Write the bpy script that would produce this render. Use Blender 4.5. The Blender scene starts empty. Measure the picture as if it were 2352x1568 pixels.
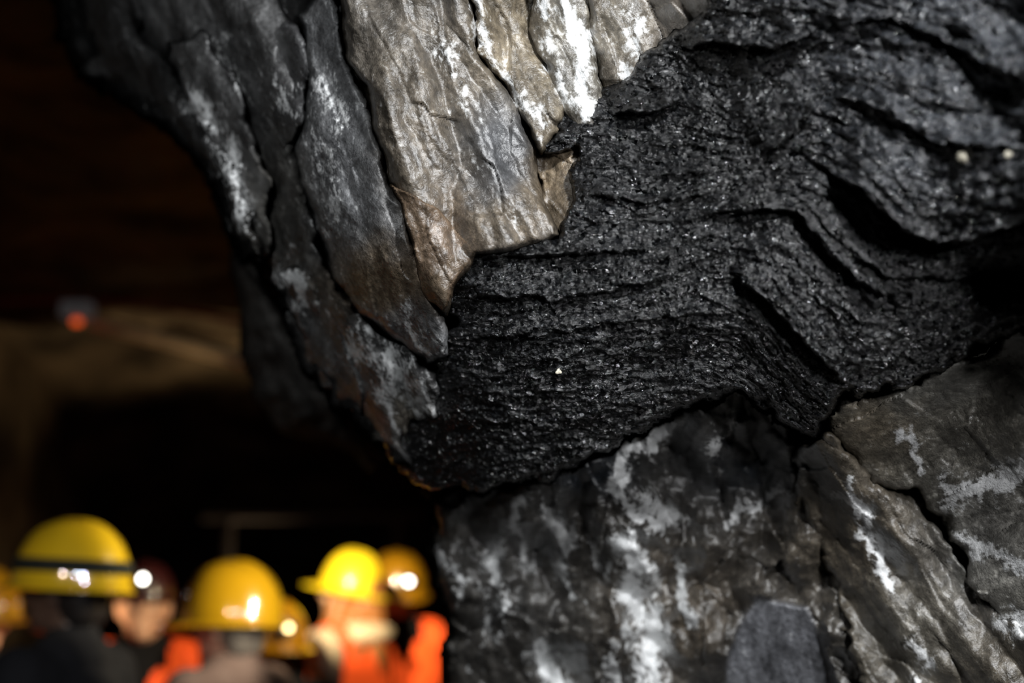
import bpy, bmesh, math, numpy as np
from mathutils import Vector, Matrix, Euler
scene = bpy.context.scene
try:
    scene.view_settings.view_transform = 'Standard'
    scene.view_settings.look = 'None'
except Exception: pass

# ------------------------------------------------------------------ camera
W, H, FP = 2352, 1568, 3267.0
CAM = np.array([0, 0, 1.55]); A = math.radians(10.7)
Fv = np.array([0, math.cos(A), math.sin(A)]); Uv = np.array([0, -math.sin(A), math.cos(A)]); Rv = np.array([1., 0, 0])
def P(px, py, d):
    px = np.asarray(px, float); py = np.asarray(py, float); d = np.asarray(d, float)
    r = Fv + Rv*((px-W/2)/FP)[..., None] + Uv*((H/2-py)/FP)[..., None]
    return CAM + r*d[..., None]
cd = bpy.data.cameras.new('camera'); cam = bpy.data.objects.new('camera', cd)
scene.collection.objects.link(cam); scene.camera = cam
cd.lens = 50; cd.sensor_width = 36; cam.location = CAM
cam.rotation_euler = (math.radians(90)+A, 0, 0)
cd.clip_start = 0.02
cd.dof.use_dof = True; cd.dof.focus_distance = 1.47; cd.dof.aperture_fstop = 2.1

# ------------------------------------------------------------------ numpy noise
rng = np.random.RandomState(7)
PERM = np.concatenate([rng.permutation(512)]*2)
GA = rng.rand(512)*2*np.pi; GX, GY = np.cos(GA), np.sin(GA)
def gn(x, y, s=0):
    x = x+s*37.13; y = y+s*17.71
    xi = np.floor(x).astype(int); yi = np.floor(y).astype(int); xf = x-xi; yf = y-yi
    u = xf*xf*xf*(xf*(xf*6-15)+10); v = yf*yf*yf*(yf*(yf*6-15)+10)
    def g(ix, iy, dx, dy):
        h = PERM[(PERM[ix & 511]+iy) & 511]
        return GX[h]*dx+GY[h]*dy
    a = g(xi, yi, xf, yf); b = g(xi+1, yi, xf-1, yf); c = g(xi, yi+1, xf, yf-1); d = g(xi+1, yi+1, xf-1, yf-1)
    return ((a*(1-u)+b*u)*(1-v)+(c*(1-u)+d*u)*v)*1.5
def fbm(x, y, o=4, s=0, g=0.5):
    t = 0; a = 1; n = 0
    for i in range(o):
        t = t+a*gn(x*2**i, y*2**i, s+i*3); n += a; a *= g
    return t/n
def ridg(x, y, o=4, s=0):
    t = 0; a = 1; n = 0
    for i in range(o):
        t = t+a*(1-2*np.abs(gn(x*2**i, y*2**i, s+i*3))); n += a; a *= .5
    return t/n
def tps(pts):
    pts = np.array(pts, float); n = len(pts); X = pts[:, :2]/1000.; v = pts[:, 2]
    def K(r): return np.where(r > 0, r*r*np.log(r+1e-12), 0)
    R = np.linalg.norm(X[:, None]-X[None], axis=2)
    M = np.zeros((n+3, n+3)); M[:n, :n] = K(R)+np.eye(n)*1e-3; M[:n, n] = 1; M[:n, n+1:] = X; M[n, :n] = 1; M[n+1:, :n] = X.T
    w = np.linalg.solve(M, np.concatenate([v, [0, 0, 0]]))
    def f(x, y):
        x = x/1000.; y = y/1000.
        o = w[n]+w[n+1]*x+w[n+2]*y
        for i in range(n):
            o = o+w[i]*K(np.hypot(x-X[i, 0], y-X[i, 1]))
        return o
    return f
D0 = tps([(2352,0,1.22),(2352,400,1.22),(2352,700,1.34),(1700,300,1.44),(1500,600,1.48),(1200,700,1.54),(1000,300,1.56),(1300,100,1.56),
          (850,450,1.58),(620,250,1.72),(300,80,2.0),(520,480,1.92),(700,800,1.86),(940,1060,1.86),(1100,1000,1.70),(1450,800,1.53),(1400,1000,1.64),
          (1900,850,1.48),(1300,1250,1.80),(1030,1500,2.0),(1700,1100,1.70),(2300,850,1.44),(2300,1500,1.54),(1700,1500,1.78),(2700,700,1.1),(1900,-200,1.3),(900,-200,1.55)])
Lf = tps([(1600,20,0),(1800,40,0),(2000,60,0),(2200,100,0),(2352,200,0),
          (1400,240,.2),(1550,240,.2),(1700,300,.2),(1850,230,.2),(1950,240,.2),(2100,300,.2),(2352,330,.2),
          (1320,400,.4),(1500,420,.4),(1700,400,.4),(1900,400,.4),(2000,470,.4),(2100,550,.4),(2352,520,.4),
          (1040,620,.6),(1300,570,.6),(1500,560,.6),(1700,500,.58),(1830,500,.6),(1900,570,.6),(1980,660,.6),(2060,700,.6),(2352,640,.6),
          (1000,760,.8),(1300,720,.8),(1600,650,.8),(1690,640,.8),(1780,720,.8),(1880,830,.8),(2000,880,.8),(2352,740,.8),
          (900,960,1.),(1300,900,1.),(1560,850,1.),(1700,850,1.),(1800,950,1.)])
def seg(px, py, a, b):
    dx, dy = b[0]-a[0], b[1]-a[1]; L = dx*dx+dy*dy+1e-9
    t = np.clip(((px-a[0])*dx+(py-a[1])*dy)/L, 0, 1)
    return np.hypot(px-a[0]-t*dx, py-a[1]-t*dy), t, dx*(py-a[1])-dy*(px-a[0])
def sdpoly(px, py, poly):
    n = len(poly); dmin = np.full(px.shape, 1e9); ins = np.zeros(px.shape, bool)
    for i in range(n):
        a = poly[i]; b = poly[(i+1) % n]
        d, _, _ = seg(px, py, a, b); dmin = np.minimum(dmin, d)
        if a[1] != b[1]:
            c = (a[1] > py) != (b[1] > py)
            ins ^= c & (px < (b[0]-a[0])*(py-a[1])/(b[1]-a[1])+a[0])
    return np.where(ins, dmin, -dmin)
def polyline(px, py, pl):
    best = np.full(px.shape, 1e9); side = np.zeros(px.shape); tt = np.zeros(px.shape); n = len(pl)-1
    for i in range(n):
        d, t, c = seg(px, py, pl[i], pl[i+1]); m = d < best
        best = np.where(m, d, best); side = np.where(m, np.sign(c), side); tt = np.where(m, (i+t)/n, tt)
    return best, side, tt
def ss(x, a, b):
    t = np.clip((x-a)/(b-a), 0, 1); return t*t*(3-2*t)
def ledge(px, py, pl, h, w):
    """upper side of the line juts out by h, fading over w"""
    d, s, t = polyline(px+16*fbm(px/45, py/45, 3, 5), py+16*fbm(px/45, py/45, 3, 9), pl)
    up = s < 0; fade = np.clip(np.minimum(t, 1-t)*6, 0, 1)
    return h*fade*np.where(up, np.exp(-d/w)*ss(d, -1, 5), -0.25*np.exp(-d/(w*.3)))

# ------------------------------------------------------------------ rock colour (staining, mineral crusts, painted highlights)
FACE = [(1700,1425),(1738,1370),(1858,1390),(1925,1568),(1990,1900),(1640,1900),(1668,1520)]
STAIN = [ # x,y,rx,ry,colour,strength
 (870,640,150,90,(.12,.09,.058),1.),(1020,560,90,130,(.12,.085,.054),1.),(960,300,90,200,(.105,.086,.063),.9),(1000,150,120,120,(.12,.10,.075),.9),
 (1180,490,90,70,(.14,.108,.07),.9),(1150,330,65,150,(.07,.072,.076),1.),(1290,400,60,110,(.13,.10,.066),1.),(1160,80,90,150,(.17,.138,.094),.8),
 (1400,60,120,120,(.16,.14,.105),.7),(2000,980,110,90,(.19,.16,.115),.9),(2150,880,200,60,(.13,.128,.115),.8),(2250,1000,160,90,(.09,.084,.07),.9),
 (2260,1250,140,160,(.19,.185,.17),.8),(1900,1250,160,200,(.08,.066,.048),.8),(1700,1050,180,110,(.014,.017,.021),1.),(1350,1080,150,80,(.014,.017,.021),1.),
 (1150,1350,160,220,(.05,.047,.043),.8),(1550,1400,160,160,(.075,.058,.040),.8),(560,200,150,200,(.06,.06,.06),.8),
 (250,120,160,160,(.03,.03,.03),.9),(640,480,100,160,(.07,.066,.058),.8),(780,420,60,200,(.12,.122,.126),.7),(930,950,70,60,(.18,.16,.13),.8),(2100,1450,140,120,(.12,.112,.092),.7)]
CRUST_GLINT = [ # polyline,width,strength; crusts and painted highlights
 ([(1080,-50),(1110,90),(1180,200),(1240,290)],20,1.05),([(1225,-50),(1250,100),(1300,200),(1330,250)],18,1.),([(1300,-50),(1340,150),(1340,250)],26,1.4),
 ([(1460,30),(1430,150)],34,1.),([(1000,100),(1060,200),(1100,250)],26,.55),([(1030,250),(1060,330),(1150,480),(1230,530)],16,.35),([(900,60),(880,250),(960,420)],20,.25),
 ([(740,200),(780,270)],40,.85),([(740,320),(765,500)],38,.75),([(450,240),(520,320),(560,500)],30,1.),([(650,630),(690,700)],32,1.3),([(840,790),(900,850),(990,930)],50,1.1),  # strokes on the left strips and lump paint specular highlights white
 ([(975,795),(1005,810)],26,1.1),([(640,200),(690,260)],24,.9),([(500,100),(560,200)],22,.6),([(880,900),(900,990)],28,.85),([(930,720),(990,800)],22,.7),
 ([(1540,975),(1500,1000),(1440,1040),(1410,1110),(1440,1180),(1530,1200)],17,1.8),([(1240,1130),(1260,1170),(1290,1240)],28,1.8),([(1470,1150),(1560,1190)],22,1.5),
 ([(1440,1240),(1480,1400),(1500,1600)],34,1.6),([(1300,1250),(1310,1380)],15,1.3),([(1240,1500),(1300,1600)],30,1.3),([(1650,1200),(1790,1140)],18,1.4),([(1690,960),(1640,1000),(1640,1060)],11,1.5),
 ([(1020,1270),(1060,1330)],24,1.1),([(1120,1240),(1150,1330),(1130,1450)],15,1.1),([(1940,1130),(1990,1200),(2040,1330)],18,1.6),([(2070,990),(2110,1080)],16,1.3),([(2180,1130),(2300,1110),(2400,1050)],34,1.6),([(2200,1250),(2400,1300)],22,1.35),
 ([(2080,1470),(2130,1530)],26,1.1),([(2300,1430),(2400,1440)],28,1.3),([(1560,1270),(1580,1420)],17,1.25),([(1400,1480),(1420,1600)],17,1.2),([(1200,1130),(1180,1230),(1230,1320)],13,1.3),([(1360,1210),(1380,1330)],13,1.2)]
def colours(px, py, base, crust=True):
    n1 = fbm(px/70, py/70, 4, 21); n2 = fbm(px/70, py/70, 4, 31); wx = px+40*n1; wy = py+55*n2
    c = np.ones(px.shape+(3,))*np.array(base)
    m = np.zeros(px.shape)
    if crust:
        for x, y, rx, ry, col, st in STAIN:
            w = (np.exp(-(((wx-x)/rx)**2+((wy-y)/ry)**2)**1.5)*st)[..., None]
            c = c*(1-w)+np.array(col)*w
        for pl, wd, st in CRUST_GLINT:
            d, _, _ = polyline(wx, wy, pl); m = np.maximum(m, st*np.exp(-(d/wd)**1.4))
        m = m+.55*ss(ridg(wx/50, wy/320, 3, 44), .6, 1)*ss(py, 1150, 1300)*ss(px, 1000, 1080)*ss(-px, -1680, -1550)
        f = ss(sdpoly(px+6*fbm(px/30, py/30, 3, 108), py+6*fbm(px/30, py/30, 3, 109), FACE), -6, 10)
        c = c*(1-f[..., None])+np.array((.135,.138,.15))*f[..., None]; m = m*(1-.8*f)
    m = m*(1+1.1*fbm(px/32, py/90, 5, 41, .6))
    return c, m

# ------------------------------------------------------------------ materials
def newmat(n):
    m = bpy.data.materials.new(n); m.use_nodes = True; nt = m.node_tree
    return m, nt, nt.nodes['Principled BSDF']
def N(nt, t, **k):
    n = nt.nodes.new(t)
    for a, b in k.items():
        if a in n.inputs: n.inputs[a].default_value = b
        else: setattr(n, a, b)
    return n
def math_(nt, op, a, b=None, clamp=False, c=None):
    n = nt.nodes.new('ShaderNodeMath'); n.operation = op; n.use_clamp = clamp
    for i, v in enumerate((a, b, c)):
        if v is None: continue
        if isinstance(v, (int, float)): n.inputs[i].default_value = v
        else: nt.links.new(v, n.inputs[i])
    return n.outputs[0]
def rock_mat(name, rough=.5, rv=.3, bump=1.0, coal=False, spec=.5, facet=.15, fscale=500, flow=.5, fdist=.004, wet=0, gate_t=.8):
    m, nt, b = newmat(name); L = nt.links.new
    tc = N(nt, 'ShaderNodeTexCoord').outputs['Object']
    def noise(s, d=6, r=.6, vec=None):
        n = N(nt, 'ShaderNodeTexNoise', Scale=s, Detail=d, Roughness=r); L(vec or tc, n.inputs['Vector']); return n.outputs['Fac']
    at = N(nt, 'ShaderNodeAttribute', attribute_name='tint'); aw = N(nt, 'ShaderNodeAttribute', attribute_name='crust')
    core = N(nt, 'ShaderNodeAttribute', attribute_name='core').outputs['Fac']
    fl = N(nt, 'ShaderNodeAttribute', attribute_name='flow').outputs['Vector']
    n_f = noise(1.0, 7, .62, fl)
    n_a = noise(22); n_b = noise(140, 5, .65); n_c = noise(520, 3, .6)
    f = math_(nt, 'MULTIPLY_ADD', n_a, 2.6, c=-.3)
    g = math_(nt, 'MULTIPLY_ADD', n_b, 2.4, c=-.2)
    h = math_(nt, 'MULTIPLY_ADD', n_f, 2.6, c=-.3)
    fg = math_(nt, 'MULTIPLY', math_(nt, 'MULTIPLY', f, g), h)
    mul = N(nt, 'ShaderNodeVectorMath', operation='SCALE'); L(at.outputs['Color'], mul.inputs[0]); L(fg, mul.inputs['Scale'])
    k = math_(nt, 'MULTIPLY', math_(nt, 'SUBTRACT', n_b, .5), 2.4)
    k2 = math_(nt, 'MULTIPLY', math_(nt, 'SUBTRACT', noise(60, 8, .7), .5), 2.0)
    k3 = math_(nt, 'MULTIPLY', math_(nt, 'SUBTRACT', n_f, .5), 2.1)
    mask = math_(nt, 'ADD', math_(nt, 'ADD', math_(nt, 'ADD', k, k2), k3), aw.outputs['Fac'])
    mr = N(nt, 'ShaderNodeMapRange', interpolation_type='SMOOTHSTEP'); L(mask, mr.inputs['Value'])
    mr.inputs['From Min'].default_value = .45; mr.inputs['From Max'].default_value = 1.25
    mr.inputs['To Max'].default_value = 0.0 if coal else 1.
    mix = N(nt, 'ShaderNodeMix', data_type='RGBA'); L(mr.outputs[0], mix.inputs['Factor']); L(mul.outputs[0], mix.inputs['A'])
    mix.inputs['B'].default_value = (.72, .73, .73, 1)
    L(mix.outputs['Result'], b.inputs['Base Color'])
    r = math_(nt, 'MULTIPLY_ADD', n_b, rv, c=rough-rv*.5)
    L(math_(nt, 'MULTIPLY', core, spec), b.inputs['Specular IOR Level'])
    bp0 = N(nt, 'ShaderNodeBump', Strength=.25*bump, Distance=.012); L(noise(40, 8, .58), bp0.inputs['Height'])
    bpf = N(nt, 'ShaderNodeBump', Strength=flow, Distance=fdist); L(n_f, bpf.inputs['Height']); L(bp0.outputs[0], bpf.inputs['Normal'])
    bp1 = N(nt, 'ShaderNodeBump', Strength=.4*bump, Distance=.003); L(n_b, bp1.inputs['Height']); L(bpf.outputs[0], bp1.inputs['Normal'])
    bp2 = N(nt, 'ShaderNodeBump', Strength=.55*bump, Distance=.0014); L(n_c, bp2.inputs['Height']); L(bp1.outputs[0], bp2.inputs['Normal'])
    vo = N(nt, 'ShaderNodeTexVoronoi', Scale=fscale); L(tc, vo.inputs['Vector'])
    s1 = N(nt, 'ShaderNodeVectorMath', operation='SUBTRACT'); L(vo.outputs['Color'], s1.inputs[0]); s1.inputs[1].default_value = (.5, .5, .5)
    s2 = N(nt, 'ShaderNodeVectorMath', operation='SCALE'); L(s1.outputs[0], s2.inputs[0]); s2.inputs['Scale'].default_value = facet
    s3 = N(nt, 'ShaderNodeVectorMath', operation='ADD'); L(s2.outputs[0], s3.inputs[0]); L(bp2.outputs[0], s3.inputs[1])
    s4 = N(nt, 'ShaderNodeVectorMath', operation='NORMALIZE'); L(s3.outputs[0], s4.inputs[0]); L(s4.outputs[0], b.inputs['Normal'])
    if coal:  # scattered crystal faces: glossier and tilted at random
        sp = N(nt, 'ShaderNodeSeparateColor'); L(vo.outputs['Color'], sp.inputs[0])
        gate = math_(nt, 'GREATER_THAN', sp.outputs[2], gate_t)
        r = math_(nt, 'MAXIMUM', math_(nt, 'SUBTRACT', r, math_(nt, 'MULTIPLY', gate, .15)), .13)
        L(math_(nt, 'MULTIPLY_ADD', gate, .9, c=facet), s2.inputs['Scale'])
    L(r, b.inputs['Roughness'])
    if wet:  # thin water film over the stone, patchy
        wr = N(nt, 'ShaderNodeMapRange'); L(noise(14, 4, .6), wr.inputs['Value']); wr.inputs['From Min'].default_value = .40; wr.inputs['From Max'].default_value = .60; wr.inputs['To Max'].default_value = wet
        L(math_(nt, 'MULTIPLY', wr.outputs[0], core), b.inputs['Coat Weight']); b.inputs['Coat Roughness'].default_value = .28; b.inputs['Coat IOR'].default_value = 1.5; L(bp1.outputs[0], b.inputs['Coat Normal'])
    return m
def simple(name, col, rough=.6, metal=0, nscale=40, amt=.3, bump=.2, coat=0, emit=0, spec=.5):
    m, nt, b = newmat(name); L = nt.links.new
    tc = N(nt, 'ShaderNodeTexCoord').outputs['Object']
    n = N(nt, 'ShaderNodeTexNoise', Scale=nscale, Detail=4.0); L(tc, n.inputs['Vector'])
    k = math_(nt, 'MULTIPLY_ADD', n.outputs['Fac'], 2*amt, c=1-amt)
    v = N(nt, 'ShaderNodeVectorMath', operation='SCALE'); v.inputs[0].default_value = col; L(k, v.inputs['Scale'])
    L(v.outputs[0], b.inputs['Base Color']); b.inputs['Roughness'].default_value = rough; b.inputs['Metallic'].default_value = metal
    b.inputs['Coat Weight'].default_value = coat; b.inputs['Coat Roughness'].default_value = .03; b.inputs['Coat IOR'].default_value = 2.2; b.inputs['Specular IOR Level'].default_value = spec
    if bump:
        bp = N(nt, 'ShaderNodeBump', Strength=bump, Distance=.005); L(n.outputs['Fac'], bp.inputs['Height']); L(bp.outputs[0], b.inputs['Normal'])
    if emit:
        b.inputs['Emission Color'].default_value = tuple(col)+(1,); b.inputs['Emission Strength'].default_value = emit
    return m
M_slate = rock_mat('slate_rock', .38, .3, .9, spec=.9, facet=.22, fscale=420, flow=.25, fdist=.004, wet=.65)
M_low = rock_mat('weathered_rock', .38, .35, .9, spec=.9, facet=.2, flow=.3, fdist=.005, wet=.9)
M_coal = rock_mat('coal_rock', .30, .2, 1.0, coal=True, spec=.95, facet=.65, fscale=250, flow=.8, fdist=.006, gate_t=.72)
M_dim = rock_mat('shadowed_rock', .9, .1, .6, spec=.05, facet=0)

# ------------------------------------------------------------------ rock pieces
def mesh_obj(name, verts, faces, mat, parent=None, smooth=True, center=True):
    verts = np.asarray(verts, float); c = verts.mean(0) if center else np.zeros(3)
    me = bpy.data.meshes.new(name); me.from_pydata((verts-c).tolist(), [], faces if isinstance(faces, list) else faces.tolist())
    me.materials.append(mat); me.update()
    if smooth: me.polygons.foreach_set('use_smooth', np.ones(len(me.polygons), bool))
    o = bpy.data.objects.new(name, me); scene.collection.objects.link(o); o.location = c
    if parent is not None:
        o.parent = parent; o.location = Vector(c)-parent.location
    return o
def set_attr(me, col, crust, flow, core):
    a = me.attributes.new('tint', 'FLOAT_COLOR', 'POINT'); a.data.foreach_set('color', np.concatenate([col, np.ones((len(col), 1))], 1).astype(np.float32).ravel())
    b = me.attributes.new('crust', 'FLOAT', 'POINT'); b.data.foreach_set('value', crust.astype(np.float32))
    b = me.attributes.new('core', 'FLOAT', 'POINT'); b.data.foreach_set('value', core.astype(np.float32))
    b = me.attributes.new('flow', 'FLOAT_VECTOR', 'POINT'); b.data.foreach_set('vector', flow.astype(np.float32).ravel())
form = bpy.data.objects.new('rock_formation', None); scene.collection.objects.link(form)
form.location = (0.3, 1.9, 0)
form['label'] = 'overhanging layered mine rock with black coal seam between grey slate slabs'
form['category'] = 'rock formation'

def facets(px, py, sx, sy, seed, amp, curve=.55):
    """planar chipped facets: each jittered cell is its own tilted plane, strongest plane wins"""
    u = px/sx; v = py/sy; best = np.full(px.shape, -1e9)
    iu = np.floor(u).astype(int); iv = np.floor(v).astype(int)
    for a in (-1, 0, 1):
        for b in (-1, 0, 1):
            cu = iu+a; cv = iv+b
            h = PERM[(PERM[(cu+seed*13) & 511]+cv) & 511]; h2 = PERM[(h+91) & 511]; h3 = PERM[(h2+57) & 511]
            du = u-(cu+.5+.35*(GX[h])); dv = v-(cv+.5+.35*(GY[h]))
            best = np.maximum(best, .5*(h3/511.)+.55*GX[h2]*du+.55*GY[h2]*dv-curve*(du*du+dv*dv))
    return best*amp
def steps(px, py, sx, sy, seed, amp):
    """broken plates: each cell (straight-edged) sits at its own height with its own small tilt"""
    u = px/sx; v = py/sy; iu = np.floor(u).astype(int); iv = np.floor(v).astype(int)
    best = np.full(px.shape, 1e9); val = np.zeros(px.shape)
    for a in (-1, 0, 1):
        for b in (-1, 0, 1):
            cu = iu+a; cv = iv+b
            h = PERM[(PERM[(cu+seed*13) & 511]+cv) & 511]; h2 = PERM[(h+91) & 511]; h3 = PERM[(h2+57) & 511]
            du = u-(cu+.5+.4*(GX[h])); dv = v-(cv+.5+.4*(GY[h])); dd = du*du+dv*dv
            m = dd < best; best = np.where(m, dd, best); val = np.where(m, h3/511.+.5*GX[h2]*du+.5*GY[h2]*dv, val)
    return val*amp
def disp_slab(px, py, ang, seed, amp=1.0):
    ca, sa = math.cos(ang), math.sin(ang)   # along-slab direction
    wx = px+9*fbm(px/60, py/60, 3, seed+30); wy = py+9*fbm(px/60, py/60, 3, seed+33)
    u = wx*ca+wy*sa; v = -wx*sa+wy*ca
    d = .024*fbm(u/320, v/120, 2, seed)
    d = d+facets(u, v, 300, 90, seed, .036, .6)+facets(u, v, 130, 55, seed+5, .011, .7)+facets(u, v, 55, 30, seed+7, .0024, .8)
    d = d+steps(u, v, 190, 60, seed+6, .0055)+.0010*fbm(px/22, py/22, 4, seed+11, .6)
    return d*amp
def piece(name, poly, mat, off=0, thick=.05, edge=26, tilt=(0, 0), step=4.5, ang=math.pi*.38, seed=1, base=(.09, .09, .09), amp=1., disp=None,
          crust=True, skirt=.14, wob=13, floor=False, top=False, label=None, ymin=-120, ymax=1660, xmax=2520, gain=1.0, flow=None, tintfn=None, wsc=75, wg=.45, edge_dim=(0, 12)):
    xs = [p[0] for p in poly]; ys = [p[1] for p in poly]
    gx = np.arange(min(xs)-18, min(max(xs)+18, xmax)+step, step); gy = np.arange(max(min(ys)-18, ymin), min(max(ys)+18, ymax)+step, step)
    px, py = np.meshgrid(gx, gy)
    wx = px+wob*fbm(px/wsc, py/wsc, 4, seed+50, wg); wy = py+wob*fbm(px/wsc, py/wsc, 4, seed+60, wg)
    sd = sdpoly(wx, wy, poly); cx, cy = np.mean(xs), np.mean(ys)
    d = D0(px, py)-off+(px-cx)/100*tilt[0]+(py-cy)/100*tilt[1]
    e = edge*(1+.7*fbm(px/60, py/60, 2, seed+70)); t = np.clip(1-sd/e, 0, 1)
    d = d+thick*.5*(1-np.sqrt(np.clip(1-t*t, 0, 1)))+np.clip(-sd, 0, 14)/14*skirt
    d = d-(disp(px, py) if disp else disp_slab(px, py, ang, seed, amp))
    keep = sd > -14
    pts = P(px, py, d); ny, nx = px.shape
    col, cr = colours(px, py, base, crust); col = col*gain*(.2+.8*ss(sd, -5, 3))[..., None]; cr = cr*ss(sd, -5, 3)  # skirts and edges darkened, crevice shade put into the tint
    core = ss(sd, edge_dim[0], edge_dim[1]).ravel()
    if edge_dim[0] > 0: col = col*(.25+.75*ss(sd, 0, edge_dim[0]+4))[..., None]  # outer edges darkened in the colour to hold down rim light
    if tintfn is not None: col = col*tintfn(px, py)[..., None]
    if flow: fu, fv = flow(px, py)
    else:
        ax = px+30*fbm(px/120, py/120, 3, seed+80); ay = py+30*fbm(px/120, py/120, 3, seed+83)
        fu = (ax*math.cos(ang)+ay*math.sin(ang))/60; fv = (-ax*math.sin(ang)+ay*math.cos(ang))/20
    fl = np.stack([fu, fv, np.full(fu.shape, seed*3.7)], -1).reshape(-1, 3)
    pts = pts.reshape(-1, 3); col = col.reshape(-1, 3); cr = cr.ravel(); keep2 = keep
    ext = []
    def extend(row, zt, n, yo):
        nonlocal pts, col, cr, fl, core
        start = len(pts); r = pts[row*nx:(row+1)*nx].copy(); k = keep2[row]; f0 = fl[row*nx:(row+1)*nx]; c0 = core[row*nx:(row+1)*nx]
        for i in range(1, n+1):
            q = r.copy(); f = i/n; q[:, 2] = r[:, 2]*(1-f)+zt*f
            q[:, 1] = r[:, 1]+yo*f+.05*fbm(q[:, 0]*6, q[:, 2]*6+3, 4, seed)-.05*fbm(r[:, 0]*6, r[:, 2]*6+3, 4, seed)*1
            pts = np.concatenate([pts, q]); col = np.concatenate([col, np.ones((nx, 3))*base]); cr = np.concatenate([cr, np.zeros(nx)])
            fl = np.concatenate([fl, f0+np.array([0, i*1.5, 0])]); core = np.concatenate([core, c0])
            a = (row*nx if i == 1 else start+(i-2)*nx)+np.arange(nx-1); b = start+(i-1)*nx+np.arange(nx-1)
            ok = k[:-1] & k[1:]; ext.append(np.stack([a, b, b+1, a+1], 1)[ok])
    if floor: extend(ny-1, -0.02, 24, 0.12)
    if top: extend(0, 2.74, 10, -0.15)
    i = np.arange(ny*nx).reshape(ny, nx)
    ok = keep[:-1, :-1] & keep[1:, :-1] & keep[:-1, 1:] & keep[1:, 1:]
    fc = np.stack([i[:-1, :-1], i[1:, :-1], i[1:, 1:], i[:-1, 1:]], -1)[ok]
    fc = np.concatenate([fc]+ext)
    used = np.zeros(len(pts), bool); used[fc.ravel()] = True; remap = np.cumsum(used)-1
    o = mesh_obj(name, pts[used], remap[fc], mat, form); set_attr(o.data, col[used], cr[used], fl[used], core[used])
    if label: o['label'] = label
    return o

SIL = [(120,-200),(140,80),(200,180),(330,245),(430,335),(505,430),(520,510),(560,590),(640,665),(690,790),(730,870),(800,960),(870,1040),(950,1100),(1005,1180),(1000,1260),(1020,1300),(1035,1420),(1030,1500),(1040,1900),(3200,1900),(3200,-200)]
piece('bedrock', [(x-2 if i < 19 else x, y+2) for i, (x, y) in enumerate(SIL)], M_dim, off=-.10, thick=.12, edge=60, step=8, seed=3, base=(.008, .008, .008), crust=False, floor=True, top=True, skirt=.35, xmax=2760, wob=34, label='bedrock coloured near-black as shade in the crevices between slabs')  # near-black colour stands in for shade between the slabs
piece('rock_slab', [(540,560),(640,650),(740,760),(830,900),(900,1060),(850,1080),(760,1010),(700,1010),(640,985),(595,930),(565,830)], M_dim, off=-.4, thick=.4, edge=110, step=7, seed=5, base=(.08, .075, .07), crust=False, wob=15, label='dim blunt hanging mass of dark rock')
# far-edge slabs
piece('rock_slab', [(110,-200),(320,-200),(330,60),(420,200),(520,330),(570,450),(600,580),(560,590),(520,520),(490,420),(420,335),(320,245),(200,178),(135,80)], M_low, off=0, thick=.12, edge=44, seed=11, base=(.03, .03, .03), tilt=(-.05, .0), wob=34, edge_dim=(20, 60), label='dark grey slate slab fading into shadow')
piece('rock_slab', [(285,-200),(600,-200),(660,60),(705,180),(700,300),(685,380),(715,500),(760,640),(840,740),(930,800),(1005,860),(1010,950),(935,985),(945,1085),(870,1030),(780,930),(700,840),(655,690),(575,590),(530,500),(450,340),(345,225),(300,60)],
      M_slate, off=.01, thick=.09, edge=40, seed=13, base=(.09, .09, .09), tilt=(-.03, 0), amp=1.4, wob=30, edge_dim=(20, 60), label='long dark grey slate slab with uneven flaked surface')
piece('rock_slab', [(540,50),(700,60),(712,190),(700,290),(640,335),(590,300),(560,200)], M_slate, off=.0, thick=.03, edge=34, seed=17, base=(.06, .06, .062), tilt=(-.03, .0), amp=1.4, wob=34, label='small dark shiny scooped slate flake')
piece('rock_slab', [(385,90),(470,80),(560,230),(610,380),(625,520),(600,600),(545,560),(515,440),(440,300)], M_slate, off=.022, thick=.04, edge=30, seed=19, base=(.09, .09, .09), tilt=(-.01, 0), wob=34, edge_dim=(6, 30), label='narrow grey slate strip with painted pale highlight')
piece('rock_slab', [(630,620),(690,605),(740,700),(830,800),(850,960),(790,930),(735,870),(690,780)], M_slate, off=.028, thick=.04, edge=30, seed=23, base=(.09, .09, .09), amp=1.3, wob=34, edge_dim=(6, 30), label='narrow grey slate strip with painted white highlight')
piece('rock_slab', [(820,770),(900,785),(1005,865),(1015,945),(950,975),(940,1015),(870,1015),(850,900)], M_slate, off=.04, thick=.045, edge=26, seed=29, base=(.16, .15, .135), amp=1.3, wob=28, tilt=(0, -.02), edge_dim=(6, 30), label='pale creased rock lump beside the coal seam')
# main slabs
piece('rock_slab', [(690,40),(770,-40),(790,130),(840,230),(870,330),(890,420),(930,470),(950,560),(990,660),(1030,750),(1030,820),(985,838),(900,775),(820,712),(768,640),(740,540),(700,430),(680,350),(700,270),(715,170)],
      M_slate, off=.078, thick=.06, edge=18, seed=31, base=(.12, .122, .125), tilt=(-.012, -.006), step=3.6, label='tall grey slate slab with brown lower end', gain=1.05)
piece('rock_slab', [(768,-200),(1060,-200),(1100,130),(1180,230),(1228,340),(1245,450),(1292,545),(1180,575),(1100,590),(1050,645),(1025,725),(985,690),(960,600),(940,480),(900,420),(862,300),(840,200),(800,130)],
      M_slate, off=.090, thick=.055, edge=16, seed=37, base=(.10, .088, .073), tilt=(.004, .0), step=3.6, amp=1.25, label='broad brown-grey slate slab with gritty surface', gain=.85)
piece('rock_slab', [(902,428),(960,450),(1015,492),(1092,568),(1050,640),(1020,720),(980,688),(955,600),(935,500)], M_slate, off=.093, thick=.0, edge=9, seed=37, base=(.10, .07, .046), tilt=(.006, .002), step=3.6, crust=False, amp=1.25, label='triangular brown sandy block')
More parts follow.
